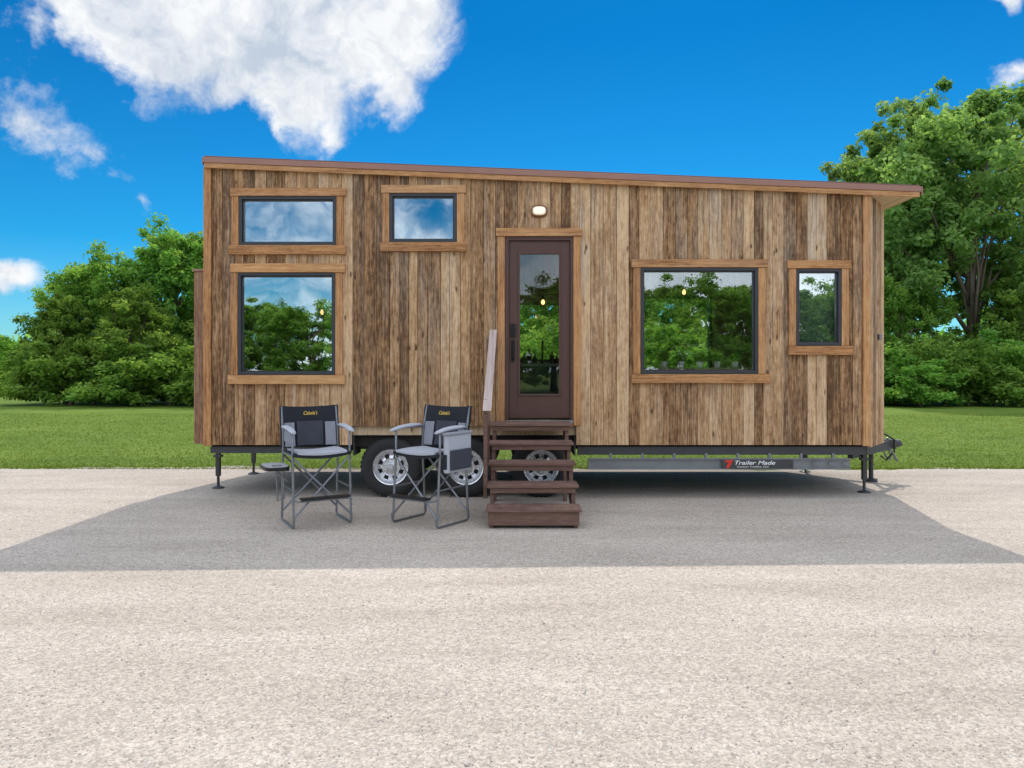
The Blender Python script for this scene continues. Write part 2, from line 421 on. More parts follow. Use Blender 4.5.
mk('frame', m, M_door, dr)
bx('casing', (DX0 - .085, DX0 - .002, -.046, .006, DZ0 - .06, DZ1), M_trim, dr, .4, bevel=.004)
bx('casing', (DX1 + .002, DX1 + .085, -.046, .006, DZ0 - .06, DZ1), M_trim, dr, .7, bevel=.004)
bx('header', (X(496), X(582), -.066, .006, DZ1 + .0015, Z(229)), M_trimh, dr, bevel=.004)
bx('threshold', (DX0 + .002, DX1 - .002, -.07, .1, DZ0 - .035, DZ0 - .002), M_steel, dr, bevel=.003)
hx = X(513)
m = M(); m.box(hx - .03, hx + .028, -.028, -.001, Z(337), Z(324))
for i in range(3):
    for j in range(3): m.box(hx - .019 + i * .013, hx - .010 + i * .013, -.031, -.0275, Z(335) + j * .03, Z(335) + .02 + j * .03)
mk('lock', m, M_blk, dr, bevel=.002, label='black keypad lock')
m = M(); m.box(hx - .022, hx + .02, -.012, -.001, Z(362), Z(340))
m.tube([(hx, -.008, Z(343)), (hx, -.05, Z(344)), (hx, -.055, Z(350)), (hx, -.05, Z(358)), (hx, -.008, Z(359))], .009)
mk('handle', m, M_blk, dr, smooth=True)
lx, lz = X(539), Z(212)
def oval(m, cx, cz, rx, rz, y0, y1, n=28, tz=.8):
    vs = []
    for (yy, s) in ((y0 + .0, tz), (y0 + .012, .95), (y0 + .02, 1), (y1, 1)):
        for k in range(n):
            t = 2 * math.pi * k / n; c, s_ = math.cos(t), math.sin(t)
            vs.append((cx + rx * s * math.copysign(abs(c) ** .7, c), yy, cz + rz * s * math.copysign(abs(s_) ** .7, s_)))
    fs = [tuple(range(n))]
    for i in range(3):
        for k in range(n): fs.append((i * n + k, i * n + (k + 1) % n, (i + 1) * n + (k + 1) % n, (i + 1) * n + k))
    fs.append(tuple(3 * n + k for k in range(n - 1, -1, -1)))
    m.add(vs, fs)
m = M(); oval(m, lx, lz, .098, .07, -.06, -.023)
lp = mk('wall_lamp', m, simple('bronze', (.25, .13, .07), .4, .5), house, smooth=True, label='small oval bulkhead lamp over the door')
m = M(); oval(m, lx, lz, .074, .048, -.095, -.0605); mk('lens', m, M_white, lp, smooth=True)
bx('bracket', (4.40, 4.43, .25, .30, 1.86, 1.93), M_steel, house)

# trailer
m = M()
m.box(HX0 + .05, X(350), .03, .09, .53, .605); m.box(X(578), HX1 - .02, .03, .09, .51, .605)
m.box(HX0 + .05, HX1 - .02, 1.2, 1.3, .45, .598); m.box(HX0 + .05, HX1 - .02, DEP - .12, DEP - .05, .45, .598)
for i in range(12):
    x = HX0 + .3 + i * .66
    if not (wheelop[0] < x < wheelop[1]): m.box(x, x + .05, .088, 2.49, .54, .597)
    else: m.box(x, x + .05, .45, 2.15, .50, .597)
tf = mk('trailer_frame', m, M_dsteel, house, label='dark steel trailer chassis')
m = M()
x0, x1 = X(588), X(850)
m.box(x0, x1, .0, .006, .352, .472); m.box(x0, x1, -.03, .0, .464, .476); m.box(x0, x1, -.03, .0, .346, .358)
for i in range(8):
    xx = x0 + .25 + i * .37
    m.box(xx, xx + .03, .005, .035, .36, .53)
mk('side_beam', m, M_steel, tf, label='grey steel side channel')
sg = bx('sign_plate', (X(721), X(792), -.037, -.0315, .358, .464), M_dsteel, tf, bevel=.002, label='dark plate with white lettering and a red mark')
text('lettering', 'Trailer Made', X(774) - X(734), ((X(734) + X(774)) / 2, -.039, .427), M_wtxt, sg, shear=.3, bold=.008, height=.046)
text('lettering', 'Custom Trailers, LLC', X(768) - X(736), ((X(736) + X(768)) / 2, -.039, .380), M_wtxt, sg, shear=.2, bold=.006, height=.020)
m = M()
lx = X(727.5)
m.add([(lx - .052, -.041, .434), (lx + .042, -.041, .434), (lx + .056, -.041, .458), (lx - .026, -.041, .458)], [(0, 1, 2, 3)])
m.add([(lx - .002, -.0405, .433), (lx + .041, -.0405, .433), (lx + .008, -.0405, .366), (lx - .030, -.0405, .366)], [(0, 1, 2, 3)])
mk('logo', m, M_red, sg)
for a in (812, 828, 842): bx('side_marker', (X(a), X(a + 6), -.0365, -.0315, .40, .43), M_steel, tf)
m = M(); m.box(X(353), X(575), .045, .076, .785, .835); m.box(X(353), X(575), .076, .42, .805, .83)
m.box(X(352) + .001, X(352) + .02, .045, .40, .50, .835); m.box(X(576) - .02, X(576) - .001, .045, .40, .50, .835)
mk('fender', m, M_dsteel, house)
def wheel(cx, flip=False):
    yc = .17 if not flip else DEP - .17; s = -1 if not flip else 1
    c = (cx, yc, .36)
    m = M(); m.lathe(c, [(.205, s * .095), (.245, s * .118), (.305, s * .115), (.342, s * .095), (.353, s * .07), (.353, s * .01), (.353, -s * .06), (.342, -s * .09), (.29, -s * .11), (.205, -s * .095), (.19, 0), (.205, s * .095)], 'y', 40)
    for k in range(40):
        t = 2 * math.pi * k / 40
        u = Vector((math.cos(t), 0, math.sin(t))); w = Vector((-math.sin(t), 0, math.cos(t)))
        for yy in (-.075, -.02, .035):
            b = []
            for rr in (.343, .360):
                for (q, e) in ((-.018, yy), (.018, yy), (.018, yy + .04), (-.018, yy + .04)):
                    b.append(Vector(c) + u * rr + w * q + Vector((0, e, 0)))
            m.hexa(b)
    ty = mk('wheel', m, M_rub, house, smooth=True, label='black trailer tyre on a silver rim with oval holes')
    m = M(); m.lathe(c, [(.212, s * .10), (.206, s * .114), (.196, s * .107), (.188, s * .065), (.182, s * .045), (.175, -s * .05)], 'y', 48)
    NS = 80; prof = [(.185, s * .046), (.165, s * .048), (.155, s * .058), (.105, s * .084), (.088, s * .078), (.075, s * .080)]
    vs = []; fs = []
    for (r_, h_) in prof:
        for k in range(NS):
            t = 2 * math.pi * k / NS; vs.append((c[0] + r_ * math.cos(t), c[1] + h_, c[2] + r_ * math.sin(t)))
    for i in range(len(prof) - 1):
        for k in range(NS):
            if i == 2 and (k % 10) in (2, 3, 4, 5, 6): continue
            k2 = (k + 1) % NS; fs.append((i * NS + k, i * NS + k2, (i + 1) * NS + k2, (i + 1) * NS + k))
    m.add(vs, fs)
    m.lathe(c, [(.076, s * .079), (.074, s * .084), (.05, s * .088), (.042, s * .13), (.03, s * .145), (.001, s * .147)], 'y', 24)
    for k in range(6):
        t = 2 * math.pi * (k + .5) / 6; m.lathe((cx + .063 * math.cos(t), yc, .36 + .063 * math.sin(t)), [(.009, s * .08), (.009, s * .103), (.001, s * .106)], 'y', 8)
    rm = mk('rim', m, M_chrome, ty, smooth=True)
    m = M(); m.lathe(c, [(.174, 0), (.001, 0)], 'y', 24); m.lathe(c, [(.14, s * .002), (.14, s * .03), (.001, s * .03)], 'y', 24)
    mk('brake_drum', m, M_drum, ty)
for cx in (X(391, .1), X(466, .1), X(541, .1)): wheel(cx); wheel(cx, True)
for (jx, jy) in ((-3.72, .75), (4.30, .42), (4.30, 2.2), (-3.72, 2.0)):
    m = M(); m.box(jx - .026, jx + .026, jy - .026, jy + .026, .16, .66); m.tube([(jx, jy, .2), (jx, jy, .03)], .018, 10)
    m.lathe((jx, jy, 0), [(.001, .035), (.04, .03), (.075, .014), (.078, .002), (.001, .002)], 'z', 20)
    m.box(jx - .05, jx + .05, jy - .036, jy + .036, .40, .43)
    m.box(min(jx, 4.0 if jx > 0 else -3.6), max(jx, 4.0 if jx > 0 else -3.6), jy - .022, jy + .022, .53, .57)
    mk('jack', m, M_dsteel, house, bevel=.002, label='steel stabiliser jack with round foot')
m = M()
for s in (-1, 1):
    a = Vector((4.05, 1.3 + s * 1.05, .5)); b = Vector((5.02, 1.3 + s * .06, .5))
    dd = (b - a).normalized(); n = Vector((-dd.y, dd.x, 0)) * .03; u = Vector((0, 0, .06))
    m.hexa([a - n - u, b - n - u, b + n - u, a + n - u, a - n + u, b - n + u, b + n + u, a + n + u])
m.box(4.92, 5.12, 1.22, 1.38, .45, .57); m.tube([(5.1, 1.3, .51), (5.19, 1.3, .52), (5.22, 1.3, .49)], [.05, .055, .03], 10)
m.tube([(4.82, 1.3, .05), (4.82, 1.3, .80)], .03, 12); m.tube([(4.82, 1.3, .78), (4.94, 1.3, .80), (4.96, 1.3, .86)], .01)
m.lathe((4.82, 1.3, 0), [(.001, .05), (.08, .045), (.08, .005), (.001, .005)], 'z', 16)
hi = mk('hitch', m, M_dsteel, house, smooth=True, label='black coupler and tongue with chains')
for s in (-1, 1):
    m = M(); pts = []
    for i in range(14):
        t = i / 13; pts.append((5.0 + .12 * math.sin(t * 3.1), 1.3 + s * (.08 + .05 * math.sin(t * 6)), .50 - .26 * math.sin(t * math.pi) + .1 * t))
    m.tube(pts, .011, 6); mk('safety_chain', m, M_steel, hi, smooth=True)
m = M(); m.tube([(4.75, 1.2, .62), (4.9, 1.1, .66), (5.05, 1.15, .58), (5.08, 1.2, .42), (4.98, 1.22, .3), (4.9, 1.2, .36)], .012, 6)
mk('cable', m, M_blk, hi, smooth=True)

# ---------------------------------------------------------------- entry stairs
st = root('entry_stairs', (.21, -.9, 0), 'dark brown wooden steps with one handrail leading to the door', 'stairs')
SX0, SX1 = -.245, .655
fr = [-1.62 + .29 * i for i in range(5)]; tz = [.19 + .18 * i for i in range(5)]
for i in range(5):
    m = M(); y0 = fr[i]; y1 = (fr[i] + .29 + .02) if i < 4 else -.08
    mid_ = (y0 + y1) / 2
    m.box(SX0, SX1, y0, mid_ - .003, tz[i] - .028, tz[i], random.random()); m.box(SX0, SX1, mid_ + .003, y1, tz[i] - .028, tz[i], random.random())
    mk('tread', m, M_step, st, bevel=.004)
bx('riser', (SX0 + .02, SX1 - .02, fr[0] + .02, fr[0] + .045, .035, tz[0] - .03), M_step, st, .3, bevel=.003)
for i in range(1, 5): bx('riser', (SX0 + .03, SX1 - .03, fr[i] + .02, fr[i] + .045, tz[i] - .08, tz[i] - .03), M_step, st, random.random(), bevel=.003)
poly = [(fr[0] + .046, .0), (fr[0] + .046, tz[0] - .031)]
for i in range(1, 5): poly += [(fr[i] + .046, tz[i - 1] - .031), (fr[i] + .046, tz[i] - .031)]
poly += [(-.085, tz[4] - .031), (-.085, tz[4] - .22), (fr[0] + .36, .0)]
for (a, b) in ((SX0 + .03, SX0 + .068), (SX1 - .068, SX1 - .03)):
    m = M(); m.prism_x(poly, a, b, random.random()); m.box(a + .001, b - .001, -.18, -.09, 0, tz[4] - .12, .4)
    mk('stringer', m, M_step, st)
p0 = Vector((-.215, -.10, 1.95)); p1 = Vector((-.245, -1.32, 1.115))
w = Vector((.042, 0, 0)); u = Vector((0, .01, .016))
m = M(); m.hexa([p0 - w - u, p0 + w - u, p1 + w - u, p1 - w - u, p0 - w + u, p0 + w + u, p1 + w + u, p1 - w + u], .5)
hr = mk('handrail', m, M_rail, st, bevel=.004, label='pale sloping handrail board')
bx('post', (-.285, -.247, -1.20, -1.11, .22, 1.21), M_step, hr, .4, bevel=.003)
bx('post', (-.285, -.247, -.24, -.15, .5, 1.86), M_step, hr, .8, bevel=.003)

# ---------------------------------------------------------------- chairs
def chair(loc, ang, side, label):
    rt = root('folding_chair', (0, 0, 0), label, 'chair', group='tall folding chairs in front of the house')
    m = M(); R = .0112
    for s in (-1, 1):
        x = s * .275
        m.tube([(x, -.26, .10), (x, -.25, .03), (x, -.22, .014), (x, .22, .014), (x, .25, .03), (x, .25, .10)], R)
        m.tube([(x, -.245, .03), (x, -.20, .70), (x, -.20, .90), (x, -.18, .925), (x, .2, .925)], R)
        m.tube([(x, .245, .03), (x, .20, .70), (x, .22, .92), (x, .275, 1.13)], R)
        m.tube([(x, -.24, .36), (x, .24, .36)], R * .8); m.tube([(x, -.21, .685), (x, .21, .685)], R)
    for yy in (-.235, .235):
        m.tube([(-.27, yy, .10), (.27, yy * .9, .66)], R * .9); m.tube([(.27, yy * 1.02, .10), (-.27, yy * .92, .66)], R * .9)
    m.tube([(-.27, -.245, .27), (-.26, -.33, .27), (.26, -.33, .27), (.27, -.245, .27)], R * .9)
    fm = mk('frame', m, M_tube, rt, smooth=True)
    bx('footrest', (-.235, .235, -.37, -.28, .284, .30), M_blk, rt, bevel=.006)
    def sheet(x0, x1, y0, y1, zf, th, nx=10, ny=8):
        mm = M(); vs = []; fs = []
        for l in (0, 1):
            for j in range(ny + 1):
                for i in range(nx + 1):
                    u, v = i / nx, j / ny; vs.append((x0 + (x1 - x0) * u, y0 + (y1 - y0) * v, zf(u, v) - l * th))
        N = (nx + 1) * (ny + 1)
        idx = lambda i, j, l: l * N + j * (nx + 1) + i
        for j in range(ny):
            for i in range(nx):
                fs.append((idx(i, j, 0), idx(i + 1, j, 0), idx(i + 1, j + 1, 0), idx(i, j + 1, 0)))
                fs.append((idx(i, j, 1), idx(i, j + 1, 1), idx(i + 1, j + 1, 1), idx(i + 1, j, 1)))
        for i in range(nx):
            fs.append((idx(i, 0, 0), idx(i, 0, 1), idx(i + 1, 0, 1), idx(i + 1, 0, 0))); fs.append((idx(i, ny, 0), idx(i + 1, ny, 0), idx(i + 1, ny, 1), idx(i, ny, 1)))
        for j in range(ny):
            fs.append((idx(0, j, 0), idx(0, j + 1, 0), idx(0, j + 1, 1), idx(0, j, 1))); fs.append((idx(nx, j, 0), idx(nx, j, 1), idx(nx, j + 1, 1), idx(nx, j + 1, 0)))
        mm.add(vs, fs); return mm
    sag = lambda u, v: .705 - .028 * math.sin(math.pi * u)
    se = mk('seat', sheet(-.278, .278, -.24, .225, sag, .028), M_fblk, rt, smooth=True, label='grey padded seat with black edge')
    mk('seat_pad', sheet(-.235, .235, -.247, .20, lambda u, v: .726 - .024 * math.sin(math.pi * (.1 + .8 * u)) + .008 * math.sin(math.pi * v), .02), M_flgt, se, smooth=True)
    def back(x0, x1, z0, z1, off, th, bow=.045, top=0.):
        mm = sheet(x0, x1, z0, z1, lambda u, v: 0, th, 12, 8)
        out = []
        for (x, zz, t) in mm.v:
            v = (zz - .74) / .41; y = .205 + .068 * max(0, v) + bow * math.cos(x / .30 * math.pi / 2) + off - t
            y += .007 * math.sin(x * 31 + zz * 9) * math.sin(zz * 23)
            zt = zz + (top * (1 - (x / .3) ** 2) if zz > z1 - .02 else 0)
            out.append((x, y, zt))
        mm.v = out; return mm
    bk = mk('backrest', back(-.295, .295, .725, 1.14, -.012, .022, top=-.016), M_fblk, rt, smooth=True, label='black fabric backrest with grey mesh panel')
    mk('mesh_panel', back(-.13, .13, .74, .98, -.030, .010), M_net, bk, smooth=True)
    for s in (-1, 1):
        x0, x1 = (s * .255, s * .155) if s < 0 else (s * .155, s * .255)
        mk('side_panel', back(x0, x1, .735, .97, -.030, .010), M_fgry, bk, smooth=True)
    tx = text('logo', "Cabela's", .14, (0, .215, 1.065), M_yel, bk, shear=.35, bold=.005, rot=Matrix.Rotation(math.radians(-9), 4, 'X'), height=.038)
    for s in (-1, 1):
        m = M(); n = 10; vs = []; fs = []; sg_ = 10
        for i in range(n + 1):
            t = i / n; y = -.27 + .44 * t; wv = .033 * (1 - .35 * abs(2 * t - 1) ** 4); hv = .021 * (1 - .6 * abs(2 * t - 1) ** 4)
            for k in range(sg_):
                a = 2 * math.pi * k / sg_; vs.append((s * .28 + wv * math.cos(a), y, .940 - .035 * (1 - t) ** 3 + hv * math.sin(a)))
        for i in range(n):
            for k in range(sg_): fs.append((i * sg_ + k, i * sg_ + (k + 1) % sg_, (i + 1) * sg_ + (k + 1) % sg_, (i + 1) * sg_ + k))
        fs.append(tuple(range(sg_))); fs.append(tuple(n * sg_ + k for k in range(sg_)))
        m.add(vs, fs)
        ar = mk('armrest', m, M_flgt, rt, smooth=True)
        if s < 0 and side == 'table':
            bx('arm_panel', (s * .28 - .008, s * .28 + .008, -.19, .10, .80, .915), M_fgry, ar, bevel=.004)
    if side == 'table':
        cx, cy, n = -.41, -.06, 32
        def tray(m, z0, z1, ax, ay):
            vs = []
            for zz in (z0, z1):
                for k in range(n):
                    a = 2 * math.pi * k / n; c, s_ = math.cos(a), math.sin(a)
                    vs.append((cx + ax * math.copysign(abs(c) ** .55, c), cy + ay * math.copysign(abs(s_) ** .55, s_), zz))
            m.add(vs, [tuple(range(n)), tuple(n + k for k in range(n))] + [(k, (k + 1) % n, n + (k + 1) % n, n + k) for k in range(n)])
        m = M(); tray(m, .560, .590, .118, .20)
        tb = mk('side_table', m, M_blk, rt, label='small grey swing-out side table')
        m = M(); tray(m, .591, .596, .107, .187); mk('table_top', m, M_tabl, tb)
        m = M(); m.lathe((cx, cy - .09, .597), [(.045, .001), (.04, .004), (.038, .001)], 'z', 20); mk('cup_ring', m, M_blk, tb)
        m = M(); m.tube([(-.275, .0, .42), (-.41, -.02, .558)], .01); m.tube([(-.275, -.2, .55), (-.42, -.2, .555)], .008)
        m.tube([(-.30, .05, .555), (-.30, .05, .25), (-.38, -.05, .25), (-.40, -.08, .555)], .008); mk('bracket', m, M_tube, tb, smooth=True)
    else:
        pc = bx('side_pouch', (.30, .36, -.19, .19, .52, .90), M_flgt, rt, bevel=.02, label='light grey cooler pouch hung from the arm')
        bx('pocket', (.361, .385, -.16, .16, .55, .74), M_net, pc, bevel=.008)
        bx('flap', (.29, .371, -.202, .202, .875, .905), M_fgry, pc, bevel=.012)
        bx('patch', (.31, .35, -.1935, -.1905, .56, .70), M_fblk, pc)
    rt.location = loc; rt.rotation_euler = (0, 0, ang)
    return rt
chair((-1.93, -1.28, .003), math.radians(30), 'table', 'tall black and grey folding chair with side table on gravel')
chair((-.80, -1.28, .003), math.radians(-33), 'pouch', 'tall black and grey folding chair with hanging side pouch')

# ---------------------------------------------------------------- interior things
for (px, py, yy) in ((543, 302, 1.2), (322, 312, .7), (684, 292, 1.0)):
    x, z = X(px, yy), Z(py, yy); zt = roofz(x) - .1 if px > 400 else 2.72
    r = root('pendant_lamp', (x, yy, z), 'small hanging lamp with a warm lit bulb', 'lamp', group='pendant lamps inside the house')
    m = M(); m.tube([(x, yy, z + .05), (x, yy, zt)], .004, 6); m.lathe((x, yy, z), [(.02, .03), (.025, .06), (.008, .08)], 'z', 12); mk('cord', m, M_blk, r)
    m = M(); m.lathe((x, yy, z), [(.001, -.035), (.016, -.028), (.024, -.010), (.021, .006), (.012, .03)], 'z', 14); mk('bulb', m, M_bulb, r, smooth=True)
    m = M()
    for k in range(6):
        a = k * math.pi / 3; m.tube([(x + .02 * math.cos(a), yy + .02 * math.sin(a), z + .06), (x + .085 * math.cos(a), yy + .085 * math.sin(a), z - .01), (x + .06 * math.cos(a), yy + .06 * math.sin(a), z - .1)], .004, 5)
    mk('lamp_shade', m, M_blk, r)
bx('window_shelf', (X(642), X(755), .115, .30, Z(374), Z(374) + .075), M_int, house, label='wooden shelf behind the picture window')
def leaves_np(C, R, npc, L, W, seed, flat=.8, up=.35):
    rg = np.random.default_rng(seed); n = len(C)
    idx = np.repeat(np.arange(n), npc); N = len(idx)
    d = rg.normal(size=(N, 3)); d /= np.linalg.norm(d, axis=1)[:, None]
    rr = rg.random(N) ** .6 * rg.uniform(.8, 1.25, N)
    P = C[idx] + d * (R[idx] * rr)[:, None] * np.array([1, 1, flat])
    nr = d * .45 + rg.normal(size=(N, 3)) * .5 + np.array([0, 0, up]); nr /= np.linalg.norm(nr, axis=1)[:, None]
    t = np.cross(nr, rg.normal(size=(N, 3))); t /= np.linalg.norm(t, axis=1)[:, None]
    b = np.cross(nr, t); s = rg.uniform(.6, 1.35, N)[:, None]
    V = np.stack([P - t * L * s, P - b * W * s + nr * W * .3, P + t * L * s, P + b * W * s + nr * W * .3], 1).reshape(-1, 3)
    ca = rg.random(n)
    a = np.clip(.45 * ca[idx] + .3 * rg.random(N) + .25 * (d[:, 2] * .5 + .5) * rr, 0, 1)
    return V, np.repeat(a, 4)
def quadmesh(name, V, a, mat):
    me = bpy.data.meshes.new(name); nq = len(V) // 4
    me.vertices.add(len(V)); me.vertices.foreach_set('co', V.astype(np.float32).ravel())
    me.loops.add(len(V)); me.loops.foreach_set('vertex_index', np.arange(len(V), dtype=np.int32))
    me.polygons.add(nq); me.polygons.foreach_set('loop_start', np.arange(0, len(V), 4, dtype=np.int32))
    try: me.polygons.foreach_set('loop_total', np.full(nq, 4, dtype=np.int32))
    except Exception: pass
    me.update(calc_edges=True)
    at = me.attributes.new('rnd', 'FLOAT', 'POINT'); at.data.foreach_set('value', a.astype(np.float32))
    me.materials.append(mat); return me
for j, px in enumerate((664, 681, 700, 717, 735)):
    x, z = X(px, .15), Z(374) + .077
    r = root('potted_plant', (x, .155, z), 'small green plant in a white pot on the shelf', 'plant', group='potted plants behind the picture window')
    m = M(); m.lathe((x, .155, z), [(.001, 0), (.034, 0), (.044, .07), (.037, .07), (.03, .055), (.001, .055)], 'z', 16); mk('pot', m, M_pot, r, smooth=True)
    V, a = leaves_np(np.array([[0, 0, .125]]), np.array([.08]), 80, .032, .013, j)
    me = quadmesh('leaves', V, np.clip(a + .35, 0, 1), M_leaf); o = bpy.data.objects.new('leaves', me); COL.objects.link(o); o.parent = r

# ---------------------------------------------------------------- trees
def tree_mesh(kind, H, ell, nclump, npc, cr, L, W, seed, mat, trunk_r, trunk_h, nl):
    rg = np.random.default_rng(seed); rnd = random.Random(seed)
    w = np.array([e[3] * e[4] * e[5] for e in ell]) ** .8; w /= w.sum()
    C = []; R = []
    while len(C) < nclump:
        e = ell[rg.choice(len(ell), p=w)]
        d = rg.normal(size=3); d /= np.linalg.norm(d); q = rg.random() ** .4 * rg.uniform(.74, 1.14)
        p = np.array(e[:3]) + d * q * np.array(e[3:])
        if p[2] < .3: continue
        C.append(p); R.append(rg.uniform(*cr))
    C = np.array(C); R = np.array(R)
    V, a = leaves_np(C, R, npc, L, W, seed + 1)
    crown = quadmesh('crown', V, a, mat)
    m = M(); pts = [Vector((0, 0, -.1))]
    nseg = 7
    for i in range(1, nseg + 1): pts.append(Vector((rnd.uniform(-.12, .12) * i * .5, rnd.uniform(-.12, .12) * i * .5, trunk_h * i / nseg)))
    m.tube(pts, [trunk_r * (1.35 if i == 0 else 1 - .11 * i) for i in range(nseg + 1)], 12)
    for k in range(nl):
        tgt = Vector(C[rnd.randrange(len(C))]); i0 = rnd.randint(2, nseg - 1)
        s = pts[i0]
        if tgt.z < s.z * .8: s = pts[2]
        mid_ = s.lerp(tgt, .5) + Vector((rnd.uniform(-.3, .3), rnd.uniform(-.3, .3), .35))
        r0 = trunk_r * rnd.uniform(.2, .38)
        m.tube([s, s.lerp(mid_, .5) + Vector((0, 0, .1)), mid_, mid_.lerp(tgt, .6) + Vector((0, 0, .08)), tgt], [r0, r0 * .8, r0 * .6, r0 * .35, r0 * .1], 6)
    tm = bpy.data.meshes.new('trunk'); tm.from_pydata(m.v, [], m.f); tm.materials.append(M_bark)
    for p in tm.polygons: p.use_smooth = True
    return tm, crown
big = [tree_mesh('big', 15, [(0, 0, 9.0, 5.0, 4.6, 4.4), (-3.2, 0, 7.2, 2.6, 2.6, 2.8), (3.2, 0, 7.0, 2.8, 2.6, 2.8), (.6, 0, 12.4, 2.9, 2.8, 2.3), (-2.2, .5, 11.0, 2.4, 2.2, 2.0), (0, 1.5, 5.5, 3.2, 2.0, 2.2)], 330, 125, (.3, .75), .125, .07, 11, M_leaf2, .30, 9.5, 34),
       tree_mesh('big', 15, [(0, 0, 8.4, 4.4, 4.4, 4.8), (2.4, 0, 11.2, 2.6, 2.4, 2.4), (-2.6, 0, 8.0, 2.6, 2.6, 2.8), (-.6, 0, 12.6, 2.4, 2.4, 2.0), (0, 1.2, 5.2, 3.2, 2.0, 2.2)], 310, 125, (.3, .75), .125, .07, 12, M_leaf2, .28, 9.0, 34)]
mid = [tree_mesh('mid', 9, [(0, 0, 5.0, 3.2, 3.2, 3.0), (-1.9, 0, 3.0, 2.1, 2.1, 2.2), (1.9, .3, 3.2, 2.2, 2.1, 2.3), (.2, 0, 7.1, 1.9, 1.9, 1.6)], 250, 120, (.26, .62), .10, .056, 21, M_leaf, .2, 6.0, 24),
       tree_mesh('mid', 9, [(0, 0, 4.6, 3.4, 3.0, 3.1), (-1.5, 0, 6.6, 1.9, 1.9, 1.7), (1.7, .3, 5.9, 2.0, 1.9, 1.8), (.2, 0, 2.2, 3.2, 2.4, 2.0)], 250, 120, (.26, .62), .10, .056, 22, M_leaf, .2, 5.6, 24)]
shr = [tree_mesh('shr', 3, [(0, 0, 1.4, 1.9, 1.5, 1.4), (-1.2, 0, .8, 1.1, 1.0, .8), (1.0, .2, 1.8, 1.0, 1.0, 1.1), (.8, 0, .7, 1.4, 1.0, .7)], 110, 80, (.2, .48), .08, .045, 31, M_leaf, .07, 2.0, 14),
       tree_mesh('shr', 3, [(0, 0, 1.6, 1.6, 1.5, 1.6), (1.2, 0, .9, 1.1, 1.0, .9), (-.9, 0, .7, 1.3, 1.0, .7)], 110, 80, (.2, .48), .08, .045, 32, M_leaf, .07, 2.0, 14)]
def put_tree(kind, var, px, top, Dd, base_h, rz, sxy=1.0, label=None, absx=None, h=None):
    k = F / Dd; x = (px - 512) / k if absx is None else absx; H = CH + (HZ - top) / k if h is None else h
    s = H / base_h
    nm = 'shrub' if kind is shr else 'tree'
    lab = label or {'tree': 'leafy green tree at the edge of the lawn', 'shrub': 'dense green shrub at the edge of the lawn'}[nm]
    r = root(nm, (x, Dd - D, 0), lab, nm, group=('shrubs' if nm == 'shrub' else 'trees') + ' along the lawn edge')
    r.scale = (s * sxy, s * sxy, s); r.rotation_euler = (0, 0, rz)
    for nme, me in zip(('trunk', 'crown'), kind[var]):
        o = bpy.data.objects.new(nme, me); COL.objects.link(o); o.parent = r
rr = random.Random(3)
BL = 'tall broad green tree towering over the lawn edge'
put_tree(big, 0, 972, 66, 34, 14.9, .4, 1.02, BL)
put_tree(big, 1, 1078, 62, 37, 14.9, 2.1, 1.0, BL)
put_tree(big, 1, 902, 88, 38, 14.9, 1.2, .85, BL)
put_tree(big, 0, 862, 140, 42, 14.9, 3.2, .80, BL)
put_tree(mid, 1, 905, 268, 33, 8.9, .2, 1.05)
put_tree(mid, 0, 1015, 268, 33, 8.9, 2.2, 1.05)
put_tree(mid, 0, 165, 215, 35, 8.9, .6, .95)
put_tree(mid, 1, 100, 234, 33.5, 8.9, 2.6, .95)
put_tree(mid, 1, 222, 206, 37, 8.9, 4.0, 1.0)
put_tree(mid, 0, 66, 288, 32, 8.9, 5.0, 1.05)
put_tree(mid, 0, 135, 280, 31.5, 8.9, 3.1, 1.1)
put_tree(mid, 1, 14, 330, 52, 8.9, 1.0, 1.4)
put_tree(mid, 0, -30, 318, 48, 8.9, 2.0, 1.4)
for i, px in enumerate((300, 390, 480, 560, 650, 730)): put_tree(mid, i % 2, px, 235 + (i * 17) % 30, 38 + i % 3, 8.9, i * 1.3, 1.05)
put_tree(shr, 0, 0, 0, 20, 3.1, .5, 1.3, absx=4.4, h=3.1)
put_tree(shr, 1, 0, 0, 21, 3.1, 2.5, 1.3, absx=1.2, h=3.0)
for i in range(44):
    px = -30 + i * 25
    Dd = 30.8 + rr.uniform(-1, 1)
    hh = rr.uniform(1.5, 3.2) if px < 230 else rr.uniform(2.0, 4.2)
    if 230 < px < 860 and i % 2: continue
    if px < 30: Dd += 12
    put_tree(shr, i % 2, px, 0, Dd, 3.1, rr.uniform(0, 6), rr.uniform(1.0, 1.5), h=hh)
for i in range(22):
    x = -34 + i * 3.1 + rr.uniform(-.6, .6)
    r_h = rr.uniform(6.0, 7.0)
    if 2 < x < 20: r_h = rr.uniform(7.4, 8.8)
    put_tree(mid, i % 2, 0, 0, D - 40 + (i % 2) * 4 + rr.uniform(-1, 1), 8.9, rr.uniform(0, 6), 1.2, absx=x, h=r_h)
rg = np.random.default_rng(5)
C = []; R = []
for i in range(1300):
    x = rg.uniform(-130, 130); yy = rg.uniform(44, 58); hmax = 4.2 + 1.4 * math.sin(x * .17) + 1.0 * math.sin(x * .41 + 2)
    if x > 8: hmax += 2.5
    C.append((x, yy, rg.uniform(.4, hmax))); R.append(rg.uniform(.8, 1.7))
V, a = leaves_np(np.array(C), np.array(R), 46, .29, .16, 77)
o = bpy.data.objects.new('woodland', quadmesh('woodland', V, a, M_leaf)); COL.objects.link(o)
o['kind'] = 'stuff'; o['label'] = 'far dense green woodland beyond the lawn'; o['category'] = 'woodland'

